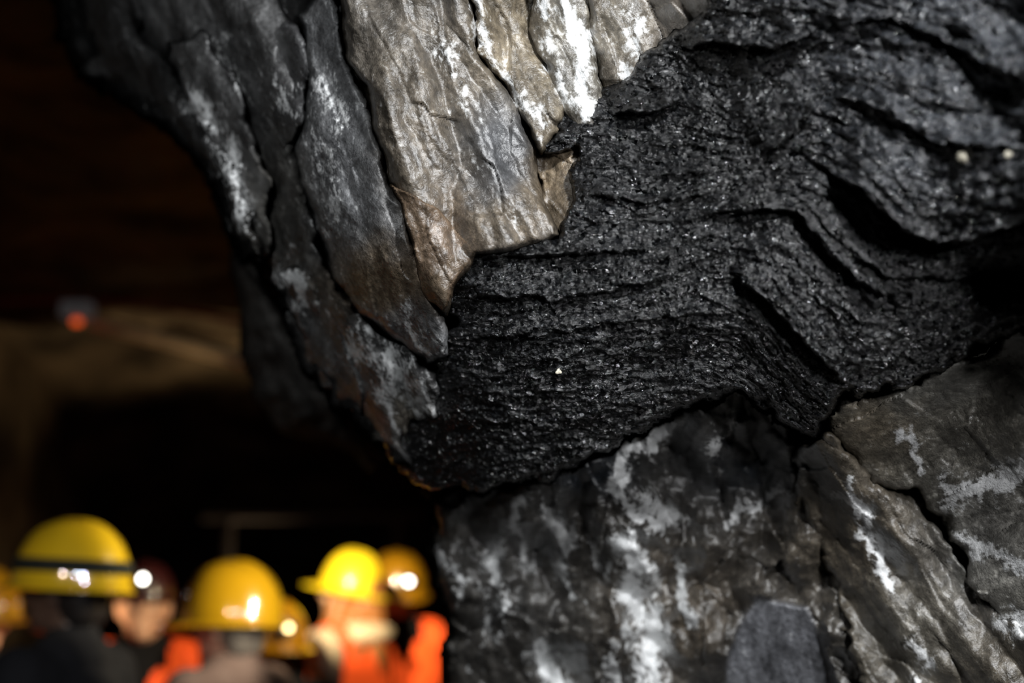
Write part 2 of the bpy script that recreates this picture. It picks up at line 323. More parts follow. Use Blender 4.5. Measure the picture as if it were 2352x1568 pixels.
piece('rock_slab', [(1055,-200),(1215,-200),(1240,90),(1300,220),(1290,300),(1250,360),(1180,222),(1100,125)], M_slate, off=.072, thick=.045, edge=16, seed=47, base=(.14, .118, .085), step=3.8, wob=22, amp=1.3, label='cream-white crusted rock slab')
piece('rock_slab', [(1160,190),(1260,275),(1372,320),(1372,440),(1342,580),(1262,560),(1240,420),(1205,300)], M_slate, off=.045, thick=.04, edge=14, seed=53, base=(.115, .09, .062), step=3.8, amp=1.0, wob=28, label='pale tan rock wedge')
piece('rock_slab', [(1205,-200),(1345,-200),(1372,150),(1385,290),(1340,320),(1262,220),(1222,80)], M_slate, off=.068, thick=.045, edge=16, seed=59, base=(.13, .12, .10), step=3.8, wob=22, amp=1.2, label='white crystalline crusted rock slab')
piece('rock_slab', [(1335,-200),(1740,-200),(1700,60),(1620,190),(1500,265),(1390,300),(1352,130)], M_slate, off=.040, thick=.06, edge=24, seed=61, base=(.12, .103, .085), step=3.8, amp=1.2, label='rough tan rock with white crust')

# coal seam
LEDG = [([(1840,360),(1960,420),(2020,480),(2100,550),(2200,560),(2300,530),(2420,480)],.036,130),([(1670,625),(1760,690),(1850,790),(1950,890)],.028,70),
 ([(1600,500),(1740,480),(1830,490),(1900,570),(1960,640),(2100,720)],.018,50),([(1560,110),(1680,100),(1790,110),(1880,70)],.030,70),([(1400,260),(1480,260),(1570,235)],.030,60),
 ([(1740,360),(1830,300),(1890,210)],.020,60),([(1050,605),(1300,585),(1500,575)],.016,28),([(1040,680),(1300,690),(1520,640)],.013,30),([(1900,60),(2050,40),(2250,140),(2420,220)],.018,80),
 ([(1900,225),(2050,260),(2150,330),(2420,350)],.012,60),([(1010,780),(1250,770),(1500,730),(1700,720)],.010,28),([(1950,590),(2060,640),(2180,640),(2420,590)],.014,50),([(1330,450),(1500,470),(1650,440)],.014,30)]
def warpL(px, py):
    return Lf(px, py)+.020*fbm(px/210, py/90, 4, 71)+.006*fbm(px/60, py/30, 3, 72)
def disp_coal(px, py):
    wL = warpL(px, py); u = px; v = wL*1000
    mod = ss(fbm(px/150, v/50, 3, 75), -.3, .4); mod2 = ss(fbm(px/70, v/26, 3, 74), -.2, .35)
    right = ss(px, 1650, 2100)*ss(-py, -620, -300)
    q = wL*13+1.2*fbm(u/160, v/200, 3, 76); a = q-np.floor(q); d = (.007*mod)*(a**1.6)*(1-.5*right)
    q = wL*36+2.2*fbm(u/150, v/60, 3, 77); a = q-np.floor(q); d = d+.0036*(a**1.5)*(1-.5*right)*mod2
    q = wL*78+3.0*fbm(u/110, v/40, 3, 78); a = q-np.floor(q); d = d+.0030*a**1.4*(1-.4*mod2)*(1-.5*right)
    d = d+facets(px+15*fbm(px/40, py/40, 2, 88), v, 120, 20, 81, .006)+facets(u+12*fbm(px/30, py/30, 2, 92), v, 38, 9, 82, .0036)+steps(u, v, 44, 8, 93, .0024)+facets(px, py, 15, 9, 84, .0012)+.0007*gn(px/6, py/6, 85)
    d = d+(.012+.010*right)*fbm(px/170, v/100, 4, 87)+right*(facets(px, py, 110, 70, 89, .013, .8)+facets(px, py, 46, 26, 90, .006, .8)+steps(px, py, 60, 32, 94, .003))
    for pl, h, w in LEDG: d = d+ledge(px, py, pl, h, w)
    d = d-.05*np.exp(-(((px-2330)/130)**2+((py-640)/50)**2))
    lip, _, _ = polyline(px, py, [(1100,1125),(1260,1095),(1400,1035),(1500,975),(1580,925),(1700,895),(1760,935),(1815,1010)])
    d = d+.012*np.exp(-(lip/60)**2)
    return d
def coal_sheen_tint(px, py):
    return 1+7*ss(px+.3*(400-py), 1700, 2250)*ss(-py, -600, -250)*(.6+.8*fbm(px/120, py/80, 3, 95))  # upper right greyed, the coal's sheen put into its tint
COAL = [(1690,-200),(3000,-200),(3000,720),(2352,752),(2150,850),(2010,905),(1940,905),(1905,960),(1880,1000),(1815,990),(1770,940),(1710,905),(1600,920),(1500,975),(1400,1035),(1260,1095),(1100,1125),(960,1110),(885,1050),(875,1005),(940,968),(1000,900),(990,810),(1045,745),(1010,700),(1040,630),(1100,572),(1280,548),(1310,460),(1325,345),(1245,356),(1235,325),(1300,300),(1255,290),(1262,262),(1370,215),(1490,125),(1600,40)]
o = piece('coal_seam', COAL, M_coal, off=.080, thick=.04, edge=14, step=3.1, seed=91, base=(.005, .0055, .0063), disp=disp_coal, crust=False, wob=30, wsc=55, wg=.5, skirt=.12, xmax=2520, tintfn=coal_sheen_tint,
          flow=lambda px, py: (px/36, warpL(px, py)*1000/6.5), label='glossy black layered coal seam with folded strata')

# lower rocks
def disp_low(px, py):
    wx = px+20*fbm(px/90, py/90, 3, 111); wy = py+20*fbm(px/90, py/90, 3, 112)
    d = .05*fbm(px/200, py/160, 4, 101)+facets(wx, wy, 130, 180, 103, .10, .7)+facets(wx, wy, 60, 90, 104, .034, .7)+facets(wx, wy, 26, 36, 105, .008, .7)+steps(wx, wy, 90, 130, 106, .018)+.0018*fbm(px/20, py/20, 4, 107, .6)
    lip, _, _ = polyline(px, py, [(1260,1095),(1400,1035),(1500,975),(1580,925),(1700,895)])
    m = ss(sdpoly(px+6*fbm(px/30, py/30, 3, 108), py+6*fbm(px/30, py/30, 3, 109), FACE), -4, 10)
    d = d*(1-m)+m*(.038+.0010*fbm(px/60, py/14, 4, 110)+(px-1790)/100*.004-(py-1470)/100*.014)
    return d-.050-.012*np.exp(-(lip/40)**2)
def disp_right(px, py):
    wx = px+14*fbm(px/90, py/90, 3, 121); wy = py+14*fbm(px/90, py/90, 3, 122)
    u = wx*.93-wy*.36; v = wx*.36+wy*.93
    return .016*fbm(px/260, py/200, 3, 123)+facets(u, v, 280, 140, 124, .038, .6)+facets(u, v, 110, 60, 125, .010, .7)+steps(u, v, 200, 90, 128, .009)-.003*np.exp(-np.abs(fbm(px/150, py/110, 4, 126))/.010)+.0008*fbm(px/22, py/22, 4, 127, .6)
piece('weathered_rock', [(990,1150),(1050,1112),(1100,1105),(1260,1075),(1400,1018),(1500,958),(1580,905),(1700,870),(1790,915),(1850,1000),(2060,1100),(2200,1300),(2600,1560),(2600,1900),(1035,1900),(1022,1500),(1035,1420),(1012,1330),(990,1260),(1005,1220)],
      M_low, off=.0, thick=.10, edge=40, step=4.5, seed=109, base=(.062, .057, .05), disp=disp_low, floor=True, wob=30, ang=math.pi*.47, edge_dim=(10, 40), label='damp dark rock streaked with white mineral deposits')
piece('weathered_rock', [(1805,1050),(1900,985),(1965,1055),(2010,1115),(2100,1130),(2200,1280),(2310,1420),(2600,1600),(2600,1900),(2020,1900),(1960,1500),(1900,1330),(1850,1180)],
      M_low, off=.015, thick=.035, edge=22, step=4.2, seed=113, base=(.09, .078, .06), amp=1.4, ang=math.pi*.3, wob=44, label='brown-grey rock block with a white streak')
piece('weathered_rock', [(1885,945),(1950,915),(2030,903),(2150,850),(2352,758),(2700,640),(2700,1600),(2352,1490),(2270,1390),(2190,1250),(2105,1125),(2010,1112),(1960,1050),(1905,985)],
      M_low, off=.028, thick=.035, edge=20, step=4.0, seed=127, base=(.14, .133, .112), disp=disp_right, wob=40, ang=-.3, label='olive-grey flat-faced rock with cracks and white patches')

# loose crumbs stuck on the coal
def pebble(px, py, d, r, col):
    bm = bmesh.new(); bmesh.ops.create_icosphere(bm, subdivisions=3, radius=r)
    for v in bm.verts:
        k = 1+.25*math.sin(v.co.x/r*3+px)*math.cos(v.co.z/r*2.3+py); v.co *= k
    me = bpy.data.meshes.new('pebble'); bm.to_mesh(me); bm.free(); me.materials.append(col)
    for p_ in me.polygons: p_.use_smooth = True
    o = bpy.data.objects.new('pebble', me); scene.collection.objects.link(o); o.parent = form
    o.location = Vector(P(px, py, d))-form.location; o['label'] = 'tiny pale grit crumb stuck on the coal'
M_grit = simple('pale_grit', (.75, .7, .56), .6, nscale=300); M_grit2 = simple('dull_grit', (.26, .24, .19), .7, nscale=300)
from mathutils.bvhtree import BVHTree
coalbvh = BVHTree.FromPolygons([Vector(o.location)+form.location+v.co for v in o.data.vertices], [tuple(p.vertices) for p in o.data.polygons])
for x, y, r, mt in [(1283,853,.0032,M_grit),(2211,361,.0055,M_grit2),(2315,355,.0030,M_grit2)]:
    dr = Vector(P(x, y, 1.)-CAM); hit = coalbvh.ray_cast(Vector(CAM), dr.normalized())
    if hit[0] is not None:
        dd = (hit[0]-Vector(CAM)).dot(Vector(Fv)); pebble(x, y, dd-.002, r, mt)

# ------------------------------------------------------------------ tunnel shell
def tunnel_mat(name, c):
    m, nt, b = newmat(name); L = nt.links.new
    tc = N(nt, 'ShaderNodeTexCoord').outputs['Object']
    n = N(nt, 'ShaderNodeTexNoise', Scale=2.5, Detail=8.0, Roughness=.6); L(tc, n.inputs['Vector'])
    r = N(nt, 'ShaderNodeValToRGB'); L(n.outputs['Fac'], r.inputs[0])
    r.color_ramp.elements[0].position = .38; r.color_ramp.elements[0].color = (c[0]*.2, c[1]*.2, c[2]*.2, 1)
    r.color_ramp.elements[1].position = .65; r.color_ramp.elements[1].color = tuple(c)+(1,)
    L(r.outputs[0], b.inputs['Base Color']); b.inputs['Roughness'].default_value = .9; b.inputs['Specular IOR Level'].default_value = .2
    bp = N(nt, 'ShaderNodeBump', Strength=.8, Distance=.08); L(n.outputs['Fac'], bp.inputs['Height']); L(bp.outputs[0], b.inputs['Normal'])
    return m
M_tun = tunnel_mat('tunnel_rock', (.18, .135, .08)); M_flr = tunnel_mat('gravel_floor', (.04, .035, .03))
def sheet(name, u, v, fn, mat, label):
    uu, vv = np.meshgrid(u, v); pts = fn(uu, vv).reshape(-1, 3); nx = len(u); ny = len(v)
    i = np.arange(nx*ny).reshape(ny, nx); fc = np.stack([i[:-1, :-1], i[:-1, 1:], i[1:, 1:], i[1:, :-1]], -1).reshape(-1, 4)
    o = mesh_obj(name, pts, fc, mat, None, center=False); o['kind'] = 'structure'; o['label'] = label; return o
def fceil(x, y):
    z = 2.86+.14*ss(y+.5*fbm(x*1.5, y, 3, 205), 6.4, 6.8)-.9*ss(y, 7.4, 11.4)+.13*fbm(x*1.6, y*1.6, 4, 201)-.25*ss(-x, 2.0, 3.0)*ss(y, 6.6, 8)
    return np.stack([x, y, z], -1)
sheet('ceiling', np.arange(-3.2, 1.6, .06), np.arange(-2.5, 11.3, .06), fceil, M_tun, 'rough dark brown mine ceiling')
sheet('floor', np.arange(-3.2, 1.6, .1), np.arange(-2.5, 11.3, .1), lambda x, y: np.stack([x, y, .012*fbm(x*4, y*4, 3, 203)-.012], -1), M_flr, 'dark gravel mine floor')
sheet('wall_left', np.arange(-2.5, 11.3, .08), np.arange(-.05, 3.2, .08), lambda y, z: np.stack([-2.80+.14*fbm(y*1.1, z*1.1, 4, 207)+.22*ss(y, 6.0, 7.2)-.15*ss(y, 7.6, 9), y, z], -1), M_tun, 'brown rough rock tunnel wall')
px_ = np.array([-2.5, .3, 1.2, 1.7, 2.2, 2.7, 4, 6, 9, 11.5]); pv_ = np.array([1.25, 1.2, 1.0, .8, .5, .32, .36, .45, .5, .6])
sheet('wall_right', np.arange(-2.5, 11.3, .08), np.arange(-.05, 3.2, .08), lambda y, z: np.stack([np.interp(y, px_, pv_)+.08*fbm(y*1.3, z*1.3, 4, 209), y, z], -1), M_flr, 'dark rough rock tunnel wall')
sheet('wall_back', np.arange(-3.2, 1.6, .1), np.arange(-.05, 3.2, .1), lambda x, z: np.stack([x, 11.0+.2*fbm(x, z, 4, 211), z], -1), M_flr, 'dark rock face closing the tunnel')

# ------------------------------------------------------------------ helper solids
def tube(name, pts, r, mat, parent=None, seg_=12):
    cu = bpy.data.curves.new(name, 'CURVE'); cu.dimensions = '3D'; s = cu.splines.new('NURBS'); s.points.add(len(pts)-1)
    for i, p in enumerate(pts): s.points[i].co = (*p, 1)
    s.use_endpoint_u = True; s.order_u = 3; cu.bevel_depth = r; cu.bevel_resolution = 4; cu.use_fill_caps = True
    t = bpy.data.objects.new('t', cu); scene.collection.objects.link(t)
    me = bpy.data.meshes.new_from_object(t.evaluated_get(bpy.context.evaluated_depsgraph_get())); bpy.data.objects.remove(t)
    me.name = name; me.materials.clear(); me.materials.append(mat)
    for p in me.polygons: p.use_smooth = True
    o = bpy.data.objects.new(name, me); scene.collection.objects.link(o)
    if parent: o.parent = parent
    return o
def bbox(name, size, mat, loc, parent=None, bev=.005):
    bm = bmesh.new(); bmesh.ops.create_cube(bm, size=1, matrix=Matrix.Diagonal((*size, 1)))
    bmesh.ops.bevel(bm, geom=bm.edges[:], offset=bev, segments=2, affect='EDGES', profile=.5)
    me = bpy.data.meshes.new(name); bm.to_mesh(me); bm.free(); me.materials.append(mat)
    o = bpy.data.objects.new(name, me); scene.collection.objects.link(o); o.location = loc
    if parent: o.parent = parent
    return o
M_pipe = simple('pale_rusty_pipe', (.75, .60, .38), .5, 0, 20, .4)
M_red = simple('red_cable', (.14, .01, .008), .5, emit=.015)  # slight emission paints light onto the cable
M_grey = simple('grey_plastic', (.35, .36, .38), .5, emit=.05)  # slight emission makes the plastic look lit
M_steel = simple('dull_steel', (.05, .04, .032), .8, .0)
pp = [P(x, y, d) for x, y, d in [(215,742,5.7),(330,768,5.62),(450,798,5.53),(560,828,5.45),(660,860,5.38),(760,895,5.3)]]
t = tube('pipe', [tuple(p) for p in pp], .032, M_pipe); t['label'] = 'pale rusty pipe running under the mine ceiling'; t['category'] = 'pipe'
for q in (pp[0], pp[3], pp[5]): tube('hanger', [tuple(q), (q[0], q[1], (q[2]+2.92)/2), (q[0], q[1], 2.92)], .004, M_steel, t)
pp = [P(x, y, 5.8) for x, y in [(-200,700),(0,690),(200,688),(400,705),(560,740)]]
t = tube('cable', [tuple(p) for p in pp], .012, M_red); t['label'] = 'dark red cable strung along the mine ceiling'; t['category'] = 'cable'
lamp = bpy.data.objects.new('ceiling_lamp', None); scene.collection.objects.link(lamp); lamp.location = P(178, 712, 5.6)
lamp['label'] = 'grey box light fitting with a glowing orange lens'; lamp['category'] = 'lamp'
bbox('housing', (.125, .08, .065), M_grey, (0, 0, 0), lamp, .012)
tube('hanger', [(0, 0, .03), (0, 0, .1), (0, 0, .22)], .006, M_steel, lamp)
bm = bmesh.new(); bmesh.ops.create_uvsphere(bm, u_segments=24, v_segments=14, radius=.017); me = bpy.data.meshes.new('lens'); bm.to_mesh(me); bm.free()
me.materials.append(simple('orange_lens', (1, .12, .02), .3, emit=.8))
for p in me.polygons: p.use_smooth = True
ln = bpy.data.objects.new('lens', me); scene.collection.objects.link(ln); ln.parent = lamp; ln.location = (0, 0, -.048); ln.scale = (1.3, 1, .8)
# steel frame
fr = bpy.data.objects.new('steel_frame', None); scene.collection.objects.link(fr); fr.location = (*P(720, 1190, 7.4)[:2], 0)
fr['label'] = 'thin rusty steel roof support frame'; fr['category'] = 'frame'
zt = P(720, 1188, 7.4)[2]
bbox('crossbar', (1.15, .06, .035), M_steel, (0, 0, zt), fr)
for sx in (-.44, .44): bbox('post', (.04, .06, zt), M_steel, (sx, 0, zt/2-.01), fr)

# ------------------------------------------------------------------ people
def blob(name, prims, mat, voxel=.008, smooth=4, parent=None, cut=None):
    bm = bmesh.new()
    for p in prims:
        b2 = bmesh.new()
        if p[0] == 'e':
            M = Matrix.Translation(p[1]) @ (p[3].to_matrix().to_4x4() if len(p) > 3 else Matrix()) @ Matrix.Diagonal((*p[2], 1))
            bmesh.ops.create_icosphere(b2, subdivisions=4, radius=1, matrix=M)
        else:
            bmesh.ops.create_icosphere(b2, subdivisions=2, radius=p[2], matrix=Matrix.Translation(p[1]))
            bmesh.ops.create_icosphere(b2, subdivisions=2, radius=p[4], matrix=Matrix.Translation(p[3]))
            r = bmesh.ops.convex_hull(b2, input=b2.verts[:]); gi = [g for g in r['geom_interior'] if isinstance(g, bmesh.types.BMVert)]
            bmesh.ops.delete(b2, geom=gi, context='VERTS')
        tm = bpy.data.meshes.new('t'); b2.to_mesh(tm); b2.free(); bm.from_mesh(tm); bpy.data.meshes.remove(tm)
    me = bpy.data.meshes.new('t'); bm.to_mesh(me); bm.free()
    t = bpy.data.objects.new('t', me); scene.collection.objects.link(t)
    m = t.modifiers.new('r', 'REMESH'); m.mode = 'VOXEL'; m.voxel_size = voxel
    m = t.modifiers.new('s', 'SMOOTH'); m.iterations = smooth; m.factor = .5
    out = bpy.data.meshes.new_from_object(t.evaluated_get(bpy.context.evaluated_depsgraph_get())); bpy.data.objects.remove(t)
    if cut:
        b = bmesh.new(); b.from_mesh(out); bmesh.ops.delete(b, geom=[v for v in b.verts if cut(v.co)], context='VERTS'); b.to_mesh(out); b.free()
    out.name = name; out.materials.clear(); out.materials.append(mat)
    out.polygons.foreach_set('use_smooth', np.ones(len(out.polygons), bool))
    o = bpy.data.objects.new(name, out); scene.collection.objects.link(o)
    if parent: o.parent = parent
    return o
V = Vector
def arm_pts(s, pose, h):
    sh = V((s*.185, 0, .815*h))
    if pose == 'down': el = sh+V((s*.06, .03, -.29)); wr = el+V((s*.01, -.07, -.25))
    elif pose == 'shoulder': el = sh+V((s*.10, -.20, -.19)); wr = sh+V((s*.05, -.05, .02))
    else: el = sh+V((s*.05, -.05, -.28)); wr = el+V((-s*.10, -.22, .04))
    return sh, el, wr
def person(loc, h, yaw, skin, jacket, vest, hairmat, hairlong, label, arms=('down', 'down'), tilt=0):
    hz = h-.115; hc = V((0, -.01, hz))
    prims = [('e', hc, (.076, .094, .112)), ('e', hc+V((0, -.030, -.065)), (.056, .060, .055)), ('e', hc+V((0, -.072, -.098)), (.026, .022, .02)),
             ('c', hc+V((0, -.088, .012)), .009, hc+V((0, -.108, -.028)), .014), ('e', hc+V((.038, -.072, -.03)), (.022, .02, .02)), ('e', hc+V((-.038, -.072, -.03)), (.022, .02, .02)),
             ('c', hc+V((-.032, -.086, .03)), .01, hc+V((.032, -.086, .03)), .01), ('c', hc+V((-.018, -.088, -.06)), .007, hc+V((.018, -.088, -.06)), .007), ('c', hc+V((-.014, -.087, -.071)), .007, hc+V((.014, -.087, -.071)), .007),
             ('c', V((0, .015, .80*h)), .062, hc+V((0, .012, -.05)), .055)]
    for s in (-1, 1):
        prims += [('e', hc+V((s*.079, .008, -.012)), (.012, .02, .033)), ('e', hc+V((s*.078, .008, -.035)), (.01, .014, .014))]
    tor = [('e', V((0, .0, .74*h)), (.17, .105, .16)), ('e', V((0, 0, .62*h)), (.145, .095, .14)), ('e', V((0, .005, .53*h)), (.165, .11, .11)), ('c', V((-.15, 0, .808*h)), .055, V((.15, 0, .808*h)), .055),
           ('c', V((-.06, .01, .83*h)), .05, V((.06, .01, .83*h)), .05)]
    prims += tor; sleeves = []; 
    for s, ps in zip((-1, 1), arms):
        sh, el, wr = arm_pts(s, ps, h)
        prims += [('c', sh, .052, el, .04), ('c', el, .04, wr, .027)]
        sleeves += [('c', sh, .068, el, .054), ('c', el, .055, wr+(el-wr).normalized()*.02, .04)]
        dr = (wr-el).normalized(); side = dr.cross(V((s, .2, 0))).normalized(); nrm = dr.cross(side).normalized()
        pc = wr+dr*.05; prims += [('c', wr, .026, pc, .03), ('c', pc-side*.02, .016, pc+side*.02, .016), ('c', wr+dr*.02-side*.02, .015, pc+dr*.035-side*.028, .012), ('c', wr+dr*.02+side*.02, .015, pc+dr*.035+side*.028, .012)]
        for k, ln in enumerate((.068, .078, .073, .056)):
            b = pc+dr*.038+side*(-.030+.020*k); m1 = b+dr*ln*.5+nrm*.008; m2 = m1+dr*ln*.35+nrm*.024
            prims += [('c', b, .0095, m1, .009), ('c', m1, .009, m2, .0075)]
        b = wr+dr*.025-side*.024; m1 = b+dr*.03-side*.030+nrm*.01; prims += [('c', b, .014, m1, .011), ('c', m1, .011, m1+dr*.032-side*.004+nrm*.01, .009)]
    legs = []
    for s in (-1, 1):
        hp = V((s*.09, 0, .5*h)); kn = V((s*.10, -.015, .275*h)); an = V((s*.105, .02, .06*h))
        prims += [('c', hp, .082, kn, .055), ('c', kn, .055, an, .038), ('c', an, .04, V((s*.105, .01, .05)), .042), ('c', V((s*.105, .02, .045)), .042, V((s*.12, -.13, .035)), .034)]
        legs += [('c', hp, .098, kn, .072), ('c', kn, .072, an, .06)]
    body = blob('person', prims, skin, .0075, 3)
    blob('jacket', [(p[0], p[1], tuple(a+.022 for a in p[2])) if p[0] == 'e' else (p[0], p[1], p[2]+.02, p[3], p[4]+.02) for p in tor]+sleeves+[('c', V((0, .02, .835*h)), .075, V((0, .012, .855*h)), .068)], jacket, .01, 3, body)
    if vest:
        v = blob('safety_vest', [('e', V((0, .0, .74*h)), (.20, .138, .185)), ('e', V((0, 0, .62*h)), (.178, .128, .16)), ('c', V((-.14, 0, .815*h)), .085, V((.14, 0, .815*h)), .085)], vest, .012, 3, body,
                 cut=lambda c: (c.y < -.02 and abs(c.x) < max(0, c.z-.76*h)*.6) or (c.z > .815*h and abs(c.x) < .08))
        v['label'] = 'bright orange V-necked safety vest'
    blob('trousers', legs+[('e', V((0, .005, .53*h)), (.18, .128, .10))], M_dark, .012, 3, body)
    for s in (-1, 1):
        b = blob('boot', [('c', V((s*.105, .02, .05)), .056, V((s*.105, .02, .16)), .062), ('c', V((s*.105, .03, .045)), .052, V((s*.122, -.15, .04)), .044)], M_boot, .01, 2, body)
    if hairmat:
        hp = [('e', hc+V((0, .016, .015)), (.084, .09, .112))]
        if hairlong:
            hp += [('c', hc+V((0, .06, -.0)), .078, hc+V((0, .09, -.17)), .062), ('c', hc+V((0, .09, -.17)), .058, hc+V((0, .12, -.30)), .035)]
            for s in (-1, 1):
                hp += [('c', hc+V((s*.055, .02, .0)), .045, hc+V((s*.085, -.02, -.13)), .036), ('c', hc+V((s*.085, -.02, -.13)), .036, hc+V((s*.10, -.09, -.26)), .03), ('c', hc+V((s*.05, .06, -.1)), .045, hc+V((s*.09, .08, -.25)), .035)]
            blob('hood', [('e', V((0, .06, .840*h)), (.14, .10, .05)), ('e', V((.10, -.02, .828*h)), (.08, .11, .045)), ('e', V((-.10, -.02, .828*h)), (.08, .11, .045))], jacket, .01, 3, body)
        else: hp += [('c', hc+V((-.03, .045, -.01)), .055, hc+V((-.02, .05, -.065)), .045), ('c', hc+V((.03, .045, -.01)), .055, hc+V((.02, .05, -.065)), .045)]
        blob('hair', hp, hairmat, .008, 2, body)
    for s in (-1, 1):
        e = blob('eye', [('e', hc+V((s*.031, -.082, .004)), (.013, .011, .010))], M_eye, .003, 1, body)
    body.location = loc; body.rotation_euler = (0, 0, yaw)
    body['label'] = label; body['category'] = 'person'
    return body
M_dark = simple('dark_cloth', (.02, .021, .025), .85, nscale=200)
M_boot = simple('rubber_boot', (.015, .015, .015), .5)
M_eye = simple('eye_white', (.35, .33, .3), .2, bump=0)
M_skin = simple('skin', (.66, .38, .25), .5, nscale=30, amt=.12, bump=.05)
M_skin2 = simple('pink_skin', (.42, .24, .20), .5, nscale=30, amt=.12, bump=.05)
M_skin3 = simple('dark_skin', (.07, .04, .03), .5, nscale=30, amt=.12, bump=.05)
M_vest = simple('glowing_orange_vest', (1.0, .10, .014), .7, nscale=60, amt=.15, emit=.55)  # emission makes the cloth look brightly lit
M_jack = simple('black_jacket', (.008, .008, .010), .9, spec=.2)
M_jackg = simple('cream_jacket', (.72, .55, .40), .8)
M_jackp = simple('dusty_pink_grey_jacket', (.12, .08, .075), .8)
M_hair = simple('dark_hair', (.012, .010, .010), .35, nscale=150)
M_hairr = simple('light_brown_hair', (.32, .12, .035), .4, nscale=150)
M_hairg = simple('grey_hair', (.10, .09, .09), .6, nscale=150)

def hat(loc, yaw, shellmat, label, tilt=(0, 0), brimw=.012, peak=.055, band=None, lampdir=None, lens=None, w=.122, l=.142, hh=.150, group='miners yellow hard hats'):
    E = bpy.data.objects.new('hard_hat', None); scene.collection.objects.link(E); E.location = loc
    E.rotation_euler = (tilt[0], tilt[1], yaw)
    n, m = 72, 26; vs = []; fs = []
    for j in range(m+1):
        t = j/m*math.pi/2*.995; r = math.cos(t)**.78; z = hh*math.sin(t)
        for i in range(n):
            a = 2*math.pi*i/n; x = w*r*math.sin(a); y = -l*r*math.cos(a)
            rg = .007*math.exp(-(x/.018)**2)*ss(np.array(z), .05, .11)+.004*(math.exp(-((x-.05)/.01)**2)+math.exp(-((x+.05)/.01)**2))*ss(np.array(z), .06, .11)
            vs.append((x, y, z+float(rg)))
    for j in range(m):
        for i in range(n): fs.append((j*n+i, j*n+(i+1) % n, (j+1)*n+(i+1) % n, (j+1)*n+i))
    vs.append((0, 0, hh+.007)); top = len(vs)-1
    for i in range(n): fs.append((m*n+i, m*n+(i+1) % n, top))
    me = bpy.data.meshes.new('shell'); me.from_pydata(vs, [], fs); me.materials.append(shellmat)
    for p in me.polygons: p.use_smooth = True
    s = bpy.data.objects.new('shell', me); scene.collection.objects.link(s); s.parent = E
    sm = s.modifiers.new('s', 'SOLIDIFY'); sm.thickness = .003; sm.offset = -1
    vs = []; fs = []; K = 8
    for k in range(K+1):
        f = k/K
        for i in range(n):
            a = 2*math.pi*i/n; c = max(0, math.cos(a)); ext = brimw+peak*c**2.2
            vs.append(((w-.003+ext*f)*math.sin(a), -(l-.003+ext*f)*math.cos(a), .004-(.012+.10*ext)*f**1.4))
    for k in range(K):
        for i in range(n): fs.append((k*n+i, (k+1)*n+i, (k+1)*n+(i+1) % n, k*n+(i+1) % n))
    me = bpy.data.meshes.new('brim'); me.from_pydata(vs, [], fs); me.materials.append(shellmat)
    for p in me.polygons: p.use_smooth = True
    s = bpy.data.objects.new('brim', me); scene.collection.objects.link(s); s.parent = E
    sm = s.modifiers.new('s', 'SOLIDIFY'); sm.thickness = .004
    if band:
        vs = []; fs = []
        for k, (z, o_) in enumerate([(.030, .001), (.032, .006), (.060, .006), (.062, .001)]):
            t = math.asin(z/hh); r = math.cos(t)**.78
            for i in range(n):
                a = 2*math.pi*i/n; vs.append(((w*r+o_)*math.sin(a), -(l*r+o_)*math.cos(a), z))
        for k in range(3):
            for i in range(n): fs.append((k*n+i, k*n+(i+1) % n, (k+1)*n+(i+1) % n, (k+1)*n+i))
        me = bpy.data.meshes.new('band'); me.from_pydata(vs, [], fs); me.materials.append(band)
        for p in me.polygons: p.use_smooth = True
        s = bpy.data.objects.new('band', me); scene.collection.objects.link(s); s.parent = E; s['label'] = 'black rubber headband strap'
    if lens:
        LE = bpy.data.objects.new('headlamp', None); scene.collection.objects.link(LE); LE.parent = E
        LE.location = (0, -l-.006, .055); LE.rotation_euler = (math.radians(80), 0, 0)
        for nm, r, dpt, z, mt in (('housing', .026, .035, .005, M_boot), ('lens', .010, .012, .024, lens)):
            bm = bmesh.new(); bmesh.ops.create_cone(bm, cap_ends=True, segments=32, radius1=r, radius2=r*.92, depth=dpt)
            bmesh.ops.bevel(bm, geom=[e for e in bm.edges if e.calc_face_angle(0) > .8], offset=.003, segments=2, affect='EDGES')
            me = bpy.data.meshes.new(nm); bm.to_mesh(me); bm.free(); me.materials.append(mt)
            s = bpy.data.objects.new(nm, me); scene.collection.objects.link(s); s.parent = LE; s.location = (0, 0, z)
    E['label'] = label; E['category'] = 'helmet'; E['group'] = group
    return E
M_yel = simple('yellow_helmet_plastic', (.58, .38, .012), .25, nscale=15, amt=.08, bump=.02, coat=1)
M_yel2 = simple('golden_helmet_plastic', (.42, .24, .007), .25, nscale=15, amt=.08, bump=.02, coat=.8)
M_yelb = simple('bright_yellow_helmet_plastic', (.98, .70, .02), .4, nscale=15, amt=.05, bump=.02, coat=.5)
M_amb = simple('amber_helmet_plastic', (.34, .16, .005), .3, nscale=15, amt=.08, bump=.02, coat=1)
M_redh = simple('dark_red_helmet_plastic', (.035, .005, .006), .4, nscale=15, amt=.08, bump=.02, coat=.1)
M_lens = simple('lit_lamp_lens', (1, .97, .88), .2, bump=0, emit=14)
M_lensw = simple('added_glow_lens', (1, .75, .35), .2, bump=0, emit=8)  # glowing lens added to stand in for a bright helmet highlight
M_band = simple('black_rubber', (.012, .014, .012), .8, spec=.2)

